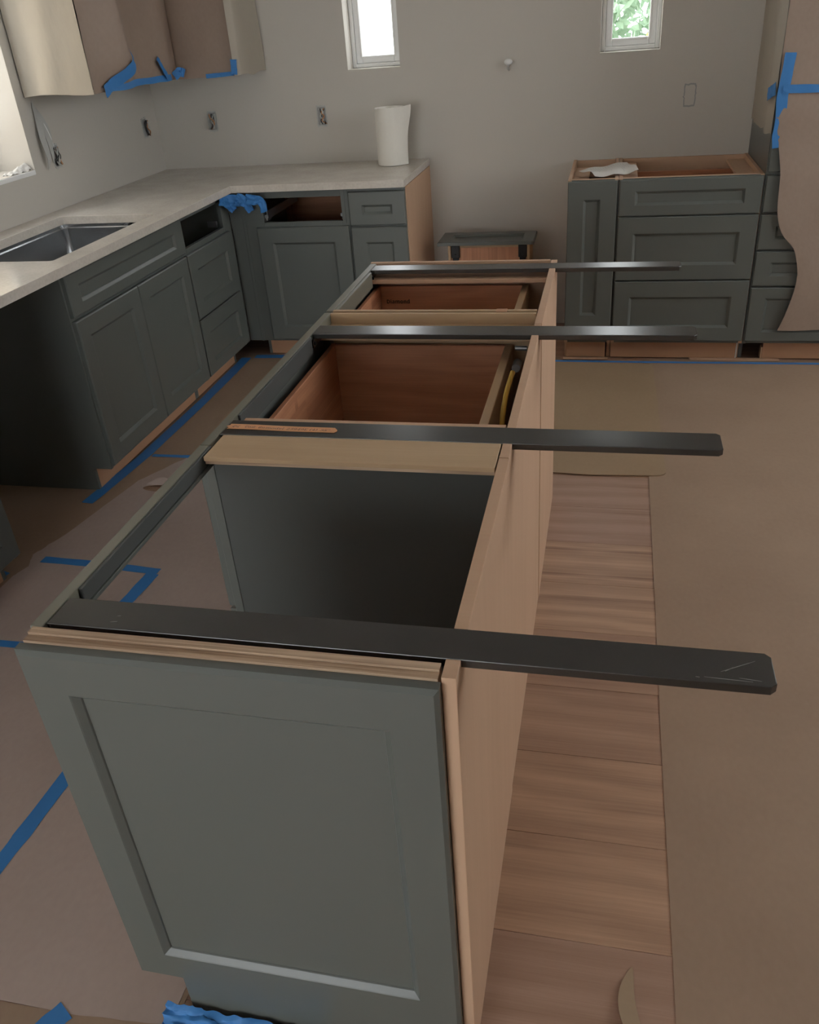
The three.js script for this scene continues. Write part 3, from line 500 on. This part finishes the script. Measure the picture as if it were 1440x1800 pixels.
// tape pieces hugging a face; pts are strip centre points, w width
function tapeOn(label, pts, w, nrm, amp = 0.0015, name = 'tape_strip', n = 24, cat = 'tape', group) {
  const c = new THREE.CatmullRomCurve3(pts.map((p) => V(...p)), false, 'catmullrom', 0.05), N = V(...nrm), s = rnd() * 50;
  const g = sheet((u, v) => { const p = c.getPoint(u), d = c.getTangent(u), side = d.clone().cross(N).normalize(); const ww = w * (1 + 0.12 * nz(u * 6, s, 1)); return p.addScaledVector(side, (v - 0.5) * ww).addScaledVector(N, amp * (nz(u * 9 + s, v * 3, 2) + 0.4)); }, n, 4, 0.0003);
  const b = c.getPoint(0.5); return single(name, label, cat, g, M.tape, [b.x, b.y, b.z], group);
}
tapeOn('blue tape along the lower edge of the brown paper by the window wall', onPaper([[-2.97, 1.398], [-3.2, 1.399], [-3.4, 1.40], [-3.57, 1.399]]), 0.028, [1, 0, 0.05], 0.002);
tapeOn('blue tape tab slanting up beside the fold of the brown paper', onPaper([[-2.93, 1.385], [-3.02, 1.43], [-3.10, 1.48], [-3.13, 1.525]], 0.010), 0.055, [0.95, 0, -0.3], 0.005);
tapeOn('short blue tape tab rising from the paper edge near the inner corner', onPaper([[-3.53, 1.40], [-3.495, 1.44], [-3.47, 1.49]], 0.010), 0.035, [0.95, 0, -0.2], 0.003);
tapeOn('small crumpled blue tape in the inner corner of the wall cabinets', [[-1.382, 1.40, -3.60], [-1.366, 1.42, -3.635], [-1.345, 1.41, -3.645]], 0.04, [0.7, 0, 0.7], 0.008);
tapeOn('blue tape along the lower edge of the shaded back wall paper', [[-1.24, 1.389, -3.665], [-1.16, 1.391, -3.665], [-1.088, 1.394, -3.66]], 0.02, [0, 0, 1], 0.002);
tapeOn('blue tape folded upright at the right corner of the back wall paper', [[-1.085, 1.388, -3.662], [-1.082, 1.42, -3.66], [-1.08, 1.455, -3.662]], 0.03, [0.4, 0, 0.9], 0.003);

{ // tall cabinet paper
  const edge = new THREE.CatmullRomCurve3([[1.431, 2.34], [1.431, 1.6], [1.432, 1.25], [1.442, 1.10], [1.456, 1.03], [1.472, 0.96], [1.488, 0.88], [1.495, 0.75], [1.505, 0.69], [1.535, 0.62], [1.590, 0.56], [1.612, 0.50], [1.624, 0.44], [1.622, 0.37], [1.605, 0.28], [1.58, 0.19], [1.575, 0.178]].map(([x, y]) => V(x, y, 0)));
  const pts = edge.getPoints(80), xAt = (y) => { for (let i = 0; i < 80; i++) if (pts[i].y >= y && pts[i + 1].y <= y) return lerp(pts[i].x, pts[i + 1].x, (pts[i].y - y) / (pts[i].y - pts[i + 1].y + 1e-9)); return pts[80].x; };
  const g = sheet((u, v) => { const y = lerp(0.178, 2.33, v), x0 = xAt(y); const x = lerp(x0, 2.19, u), lo = (1 - sm(0, 0.05, v)); return V(x, y + lo * 0.02 * (sm(0.1, 0.6, u) - 1.2 * u), -3.384 + 0.012 * sm(0.25, 0, u) * sm(0.55, 0.2, v) + 0.004 * (fbm(u * 5, v * 9, 5) + 0.5) + 0.006 * Math.exp(-(((v - 0.43) / 0.03) ** 2)) * Math.exp(-(((u - 0.15) / 0.12) ** 2))); }, 40, 90, 0.0008, 0.7, 2.1);
  single('kraft_paper_cover', 'large brown paper with a wavy cut edge over the tall cabinet', 'paper', g, M.hang, [1.85, 0.178, -3.38]);
  const gs = sheet((u, v) => { const z = lerp(-4.008, -3.379, u), y = lerp(1.035 + 0.006 * Math.sin(u * 21) + 0.01 * nz(u * 9, 3), 2.33, v); return V(1.4275 - 0.014 * Math.exp(-(((u - 0.35) / 0.14) ** 2)) - 0.010 * Math.exp(-(((u - 0.8) / 0.1) ** 2)) + 0.003 * fbm(u * 6, v * 8, 2), y, z); }, 50, 50, 0.0008);
  single('cream_paper_cover', 'cream paper hanging down the side of the tall cabinet with a torn lower edge', 'paper', gs, M.cream, [1.425, 1.03, -3.7]);
}
tapeOn('vertical blue tape on the front corner of the tall cabinet', [[1.462, 1.345, -3.378], [1.458, 1.27, -3.378], [1.452, 1.18, -3.378], [1.458, 1.10, -3.378], [1.455, 1.03, -3.378], [1.462, 0.985, -3.378]], 0.042, [0, 0, 1], 0.003);
tapeOn('horizontal blue tape across the brown paper of the tall cabinet', [[1.45, 1.212, -3.375], [1.6, 1.207, -3.375], [1.9, 1.2, -3.375]], 0.032, [0, 0, 1], 0.003);
tapeOn('blue tape end wrapped onto the cream side of the tall cabinet', [[1.424, 1.215, -3.385], [1.412, 1.20, -3.42], [1.409, 1.185, -3.48]], 0.05, [-1, 0, 0.1], 0.003);

/* ---------- wall openings and fittings ---------- */
function outlet(label, axis, a, y, style) {
  const onBack = axis === 'z'; const t = thing('electrical_box', label, 'electrical box', onBack ? [a, y, ZB] : [XL, y, a], 'unfinished electrical boxes');
  const Q = (g) => { if (!onBack) { g.rotateY(Math.PI / 2); g.translate(XL, y, a); } else g.translate(a, y, ZB); return g; };
  // ragged plate proud of the wall, box rim, wires
  const o = [], n = 28; for (let k = 0; k < n; k++) { const th = k / n * 2 * Math.PI, c = Math.cos(th), s = Math.sin(th), m = 1 / Math.max(Math.abs(c) / 0.029, Math.abs(s) / 0.052); o.push([c * m * (1 + (style ? 0.3 : 0.16) * nz(k * 0.7, a * 3.3 + 0.4)), s * m * (1 + 0.16 * nz(k * 0.83, a * 5.1 + 0.3))]); }
  const inner = o.map(([x, yy]) => [x * 0.8, yy * 0.86]).reverse();
  wpart(t, 'cut_edge', Q(prism(o, 'z', 0.0003, 0.002, 'x', [inner])), style ? M.boxGrey : M.plastic);
  wpart(t, 'box_back', Q(box(-0.0235, 0.0235, -0.045, 0.045, 0.0003, 0.0012, 0)), style ? M.wall : M.boxGrey);
  if (style === 1) { wpart(t, 'cover', Q(box(-0.019, 0.019, -0.036, 0.040, 0.0013, 0.003, 0.0008)), M.wall); return; }
  const ws = [];
  for (let k = 0; k < 6; k++) { const x = (rnd() - 0.5) * 0.034, p = []; for (let q = 0; q < 5; q++) p.push([x + (rnd() - 0.5) * 0.024, -0.038 + q * 0.019, 0.006 + rnd() * 0.012]); ws.push(tube(p, 0.0028 + 0.0012 * rnd(), 20, 6)); }
  wpart(t, 'wire', Q(merge(ws.slice(0, 3))), M.plastic, 'pale wires'); wpart(t, 'wire', Q(merge(ws.slice(3, 5))), M.bolt, 'grey wires'); wpart(t, 'wire', Q(ws[5]), M.copper, 'bare copper wire');
}
outlet('wire filled outlet opening on the window wall beside the corner', 'x', -3.86, 1.15);
outlet('wire filled outlet opening on the back wall nearest the corner', 'z', -1.405, 1.152);
outlet('wire filled outlet opening between the corner and the paper towel roll', 'z', -0.768, 1.148);
outlet('covered outlet cutout above the open right cabinets', 'z', 1.128, 1.152, 1);
{ // outlet with torn wall paper and wires beside the window
  outlet('outlet opening with crumpled wiring beside the left window', 'x', -2.985, 1.135);
  const t = thing('loose_cable_flap', 'torn drywall flap and drooping cables beside the left window', 'cable', [XL, 1.1, -2.92]);
  const flap = (p, w, n) => sheet((u, v) => { const c = new THREE.CatmullRomCurve3(p.map((q) => V(...q))).getPoint(u); return V(c.x, c.y, c.z + (v - 0.5) * w * Math.sin(Math.PI * clamp(u * 0.9 + 0.08, 0, 1))); }, n, 4, 0.0012);
  wpart(t, 'torn_strip', flap([[XL + 0.003, 1.365, -2.905], [XL + 0.008, 1.30, -2.905], [XL + 0.02, 1.22, -2.89], [XL + 0.03, 1.14, -2.885], [XL + 0.012, 1.09, -2.885]], 0.042, 20), M.plastic);
  wpart(t, 'torn_strip', flap([[XL + 0.003, 1.345, -2.915], [XL + 0.01, 1.29, -2.93], [XL + 0.014, 1.22, -2.945], [XL + 0.008, 1.11, -2.945]], 0.055, 20), M.plastic);
  wpart(t, 'cable', tube([[XL + 0.004, 1.30, -2.93], [XL + 0.012, 1.26, -2.945], [XL + 0.012, 1.21, -2.962], [XL + 0.006, 1.175, -2.975]], 0.003, 20), M.white);
}
{ const t = thing('wall_plug', 'small white plug poking from the back wall between the windows', 'plug', [0.243, 1.346, ZB]);
  wpart(t, 'plug_body', merge(rod([0.243, 1.346, ZB + 0.0005], [0.243, 1.344, ZB + 0.03], 0.013), (() => { const g = new THREE.SphereGeometry(0.017, 16, 12); g.scale(1.25, 0.85, 0.8); g.translate(0.243, 1.349, ZB + 0.032); return g; })()), M.white);
  wpart(t, 'stub', tube([[0.243, 1.335, ZB + 0.028], [0.24, 1.322, ZB + 0.03], [0.246, 1.312, ZB + 0.022]], 0.006, 10), M.plastic); }
{ const g = sheet((u, v) => V(-1.80 + 0.05 * u, 1.106 + 0.03 * Math.sin(Math.PI * u) * (1 - v) + 0.012 * nz(u * 6, v * 6), -2.79 + 0.15 * v), 14, 20, 0.001);
  single('crumpled_paper', 'crumpled white paper on the sill of the left window', 'paper', g, M.paper, [-1.775, 1.106, -2.72]); }

/* ---------- floor coverings ---------- */
let TEAR; const flat = (pts, y0, y1, holes = []) => prism(pts.map(([x, z]) => [x, -z]), 'y', y0, y1, 'x', holes.map((h) => h.map(([x, z]) => [x, -z])));
const wob = (pts, a = 0.004, n = 14, s = 1) => { const o = []; for (let i = 0; i < pts.length; i++) { const p = pts[i], q = pts[(i + 1) % pts.length]; for (let k = 0; k < n; k++) { const t = k / n; o.push([lerp(p[0], q[0], t) + a * nz(i * 3 + t * 5, s, 2) * (k ? 1 : 0), lerp(p[1], q[1], t) + a * nz(i * 3 + t * 5, s, 9) * (k ? 1 : 0)]); } } return o; };
single('floor_paper', 'tan protective paper covering the floor right of the bare boards', 'floor covering', flat(wob([[0.951, 1.6], [3.78, 1.6], [3.78, -3.45], [0.975, -3.45]], 0.006, 24), 0.0003, 0.0022), M.kraft, [2.3, 0.0003, -1]);
single('floor_paper', 'brown paper in the foreground below the island end', 'floor covering', flat(wob([[-1.70, 0.6], [0.07, 0.6], [0.07, 0.03], [-0.15, 0.046], [-0.62, 0.05], [-1.70, 0.05], ], 0.003, 10), 0.0014, 0.0026), M.kraft, [-0.7, 0.0014, 0.3]);
{ const t = thing('rosin_paper', 'pinkish building paper with a torn edge between sink cabinets and island', 'floor covering', [-0.6, 0.0014, -1.6]);
  const tear = []; for (let k = 0; k < 18; k++) { const th = k / 18 * 2 * Math.PI; tear.push([-0.955 + 0.075 * Math.cos(th) * (1 + 0.15 * nz(k, 1)), -1.925 + 0.028 * Math.sin(th) * (1 + 0.2 * nz(k, 4))]); }
  TEAR = [...tear].reverse(); const out = wob([[0.05, 0.045], [0.05, -2.2], [-0.96, -2.2], [-1.08, -1.98], [-1.155, -1.55], [-1.20, -1.41], [-1.17, -1.34], [-1.19, -1.28], [-1.195, -0.7], [-1.195, 0.045]], 0.008, 8, 4);
  wpart(t, 'paper', flat(out, 0.0014, 0.0024, [tear.reverse()]), M.rosin);
  wpart(t, 'torn_flap', sheet((u, v) => V(-1.03 + 0.13 * u, 0.0026 + 0.035 * Math.sin(Math.PI * u) * v * (1 - 0.4 * v), -1.95 + 0.0 * u - 0.03 * v * Math.sin(Math.PI * clamp(u, 0.05, 0.95))), 20, 8, 0.0008), M.rosin); }
single('floor_paper', 'brown paper covering the floor left of the island', 'floor covering', flat([[-1.70, 0.045], [0.06, 0.045], [0.06, -2.1], [0.56, -2.1], [0.56, -3.46], [-1.2, -3.46], [-1.2, -1.9], [-1.70, -1.9]], 0.0003, 0.0012, [TEAR]), M.kraft, [-0.7, 0.0003, -1.8]);
{ const t = thing('cardboard_sheet', 'cardboard sheet with rounded corner lying past the far island end', 'cardboard', [0.8, 0.0023, -2.8]);
  const p = [[0.46, -3.385], [1.02, -3.375]]; const R = 0.035; for (let k = 0; k <= 6; k++) { const th = k * Math.PI / 12; p.push([1.033 - R + R * Math.cos(th), -2.192 - R + R * Math.sin(th)]); } p.push([0.75, -2.178], [0.46, -2.195]);
  wpart(t, 'sheet', flat(p, 0.0024, 0.0062), M.board); }
{ // peeled sliver of wood veneer on the boards
  const g = sheet((u, v) => { const z = lerp(-0.225, -0.06, u), w = 0.036 * Math.sin(Math.PI * clamp(u * 0.75 + 0.02, 0, 1)) ** 0.8; return V(0.885 + 0.03 * u * u + (v - 0.55) * w - 0.015 * Math.sin(u * 3), 0.0015 + 0.012 * Math.sin(Math.PI * u * 0.8) * (1 - v), z); }, 24, 8, 0.0007, 0.17, 0.03);
  single('paper_sliver', 'curled leaf shaped paper sliver on the bare boards in the foreground', 'paper', g, M.board, [0.885, 0.001, -0.14]); }
const FT = 0.0030;
tapeOn('long dark blue tape along the toe kicks of the sink cabinet run', [[-1.20, FT, -1.78], [-1.165, FT, -2.2], [-1.155, FT, -2.8], [-1.165, FT, -3.40]], 0.055, [0, 1, 0], 0.0012, 'floor_tape', 40);
tapeOn('short blue tape crossing the brown paper toward the island', [[-1.13, FT, -2.203], [-0.94, FT, -2.205]], 0.024, [0, 1, 0], 0.0008, 'floor_tape');
tapeOn('blue tape strip running under the top rail of the open bay', [[-1.142, FT, -1.385], [-0.9, FT, -1.378], [-0.675, FT, -1.36]], 0.036, [0, 1, 0], 0.0008, 'floor_tape');
tapeOn('blue tape strip meeting the other at a right angle in the bay', [[-0.69, FT + 0.0006, -1.345], [-0.70, FT + 0.0006, -1.2], [-0.71, FT + 0.0006, -1.12]], 0.048, [0, 1, 0], 0.0008, 'floor_tape');
tapeOn('blue tape strip meeting the left top corner of the end panel', [[-1.4, FT, -0.93], [-1.1, FT, -0.934], [-0.80, FT, -0.94]], 0.03, [0, 1, 0], 0.0008, 'floor_tape');
tapeOn('wide blue tape strip slanting along the floor left of the end panel', [[-0.50, FT, -0.18], [-0.492, FT, -0.3], [-0.484, FT, -0.5], [-0.478, FT, -0.62]], 0.042, [0, 1, 0], 0.0008, 'floor_tape');
tapeOn('blue tape piece at the lower left corner of the picture', [[-0.16, FT, 0.0405], [-0.19, FT, 0.09], [-0.22, FT, 0.16]], 0.045, [0, 1, 0], 0.0008, 'floor_tape');
tapeOn('small blue tape scrap on the floor at the left edge of the picture', [[-1.25, FT, -1.285], [-1.215, FT, -1.275]], 0.035, [0, 1, 0], 0.0008, 'floor_tape');
tapeOn('blue tape along the plinths of the right cabinets', [[0.5, FT, -3.40], [1.0, FT, -3.398], [1.9, FT, -3.40]], 0.024, [0, 1, 0], 0.0012, 'floor_tape', 40);
tapeOn('blue tape in front of the corner cabinet toe kick', [[-1.12, FT, -3.42], [-0.9, FT, -3.43], [-0.5, FT, -3.43]], 0.05, [0, 1, 0], 0.001, 'floor_tape');
{ const g = sheet((u, v) => { const x = lerp(0.045, 0.34, u), h = 0.075 * v * (1 - 0.35 * u) * (0.85 + 0.35 * nz(u * 7, v * 2, 3)), k = nz(u * 9 + v * 4, v * 6, 7); return V(x + 0.01 * nz(v * 6, u * 5, 4), 0.0075 + h * 0.55 + 0.014 * k * Math.sin(Math.PI * v), 0.008 + 0.06 * (1 - v) + 0.016 * Math.abs(k)); }, 48, 20, 0.0004);
  single('crumpled_tape', 'crumpled blue tape bunched against the foot of the end panel', 'tape', g, M.tape, [0.17, 0.003, 0.03]); }
{ // crumpled tape under the worktop corner
  const t = thing('crumpled_tape', 'crumpled blue tape tucked under the inner corner of the worktop', 'tape', [-1.03, 0.84, -3.37]);
  const strips = [[[-1.098, 0.866, -3.27], [-1.094, 0.854, -3.31], [-1.088, 0.83, -3.345], [-1.07, 0.80, -3.36], 0.05], [[-1.10, 0.856, -3.33], [-1.06, 0.846, -3.365], [-1.02, 0.84, -3.375], [-0.98, 0.848, -3.378], 0.06], [[-1.05, 0.862, -3.36], [-1.02, 0.85, -3.36], [-1.0, 0.82, -3.37], [-0.985, 0.79, -3.372], 0.05], [[-1.0, 0.85, -3.368], [-0.955, 0.846, -3.366], [-0.925, 0.84, -3.368], [-0.915, 0.785, -3.372], 0.05]];
  strips.forEach((q, k) => { const w = q[4], c = new THREE.CatmullRomCurve3(q.slice(0, 4).map((p) => V(...p)));
    wpart(t, 'tape_strip', sheet((u, v) => { const p = c.getPoint(u), d = c.getTangent(u), side = d.clone().cross(V(0.5, 0.1, 0.85)).normalize(); return p.addScaledVector(side, (v - 0.5) * w * (1 - 0.3 * u)).add(V(0.006 * nz(u * 6, v * 5, k), 0.004 * nz(u * 5, v * 6, k + 3), 0.014 * nz(u * 5 + k, v * 4, 9) + 0.008)); }, 20, 8, 0.0004), M.tape); }); }
// wood shims and crumbs near the plinths
single('wood_shim', 'thin wood shim on the floor before the slim pull-out cabinet', 'shim', box(0.575, 0.80, 0.0036, 0.0075, -3.452, -3.425, 0.001), M.ply, [0.69, 0.0036, -3.44], 'thin shims before the right plinths');
single('wood_shim', 'thin wood shim on the floor before the tall cabinet', 'shim', box(1.20, 1.62, 0.0036, 0.0075, -3.458, -3.428, 0.001), M.ply, [1.41, 0.0036, -3.44], 'thin shims before the right plinths');

/* ---------- outside ---------- */
struct('added_shade_wall', box(-5.2, -4.6, -0.3, 4.2, -9, 3, 0), M.addedShadeWall);  // unseen wall added to dim and warm the light at the left window
struct('ground_outside', box(-14, 14, -0.6, -0.3, -24, -4.4, 0), M.concrete);
{ const t = thing('garden_tree', 'leafy green tree seen through the right window', 'tree', [1.3, -0.3, -9]);
  wpart(t, 'trunk', tube([[1.3, -0.3, -9], [1.33, 0.8, -9], [1.25, 1.9, -9.05], [1.3, 3, -9]], 0.09, 20, 10), M.bark);
  const base = [V(0, 0, 0), V(0.035, 0.07, 0.012), V(0, 0.16, 0), V(-0.035, 0.07, 0.012)], leaf = [], pos = [], col = [];
  for (let k = 0; k < 2600; k++) { const th = rnd() * 6.283, ph = Math.acos(2 * rnd() - 1), r = 0.5 + 0.5 * rnd(); const c = V(1.3 + 1.5 * r * Math.sin(ph) * Math.cos(th), 1.75 + 1.3 * r * Math.cos(ph), -9 + 1.0 * r * Math.sin(ph) * Math.sin(th)); const e = new THREE.Euler(rnd() * 6, rnd() * 6, rnd() * 6), P = base.map((q) => q.clone().multiplyScalar(0.8 + rnd() * 0.7).applyEuler(e).add(c)); for (const i of [0, 1, 2, 0, 2, 3]) pos.push(P[i].x, P[i].y, P[i].z); }
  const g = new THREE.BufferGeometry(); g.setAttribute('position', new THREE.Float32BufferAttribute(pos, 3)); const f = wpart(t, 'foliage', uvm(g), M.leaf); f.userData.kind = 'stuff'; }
{ const t = thing('flowering_shrub', 'low orange flowering shrub seen through the right window', 'shrub', [1.0, -0.3, -6.4]);
  wpart(t, 'stem', merge([0, 1, 2, 3, 4].map((k) => tube([[1.0, -0.3, -6.4], [1.0 + 0.05 * (k - 2), 0.5, -6.4], [1.0 + 0.12 * (k - 2), 1.2, -6.4 + 0.05 * (k % 2)]], 0.012, 12, 6))), M.bark);
  const mk = (n, sc, y0, y1, rr) => { const pos = []; for (let k = 0; k < n; k++) { const c = V(1.0 + (rnd() - 0.5) * rr, lerp(y0, y1, rnd()), -6.4 + (rnd() - 0.5) * 0.4), e = new THREE.Euler(rnd() * 6, rnd() * 6, rnd() * 6), P = [V(0, 0, 0), V(sc * 0.4, sc * 0.5, 0.1 * sc), V(0, sc, 0), V(-sc * 0.4, sc * 0.5, 0.1 * sc)].map((q) => q.applyEuler(e).add(c)); for (const i of [0, 1, 2, 0, 2, 3]) pos.push(P[i].x, P[i].y, P[i].z); } const g = new THREE.BufferGeometry(); g.setAttribute('position', new THREE.Float32BufferAttribute(pos, 3)); return uvm(g); };
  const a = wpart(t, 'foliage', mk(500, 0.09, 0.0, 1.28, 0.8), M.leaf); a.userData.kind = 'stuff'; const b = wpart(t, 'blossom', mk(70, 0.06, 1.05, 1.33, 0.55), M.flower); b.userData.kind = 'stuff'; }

scene.traverse((o) => { if (o.isMesh) o.castShadow = o.receiveShadow = true; });
renderer.render(scene, camera);
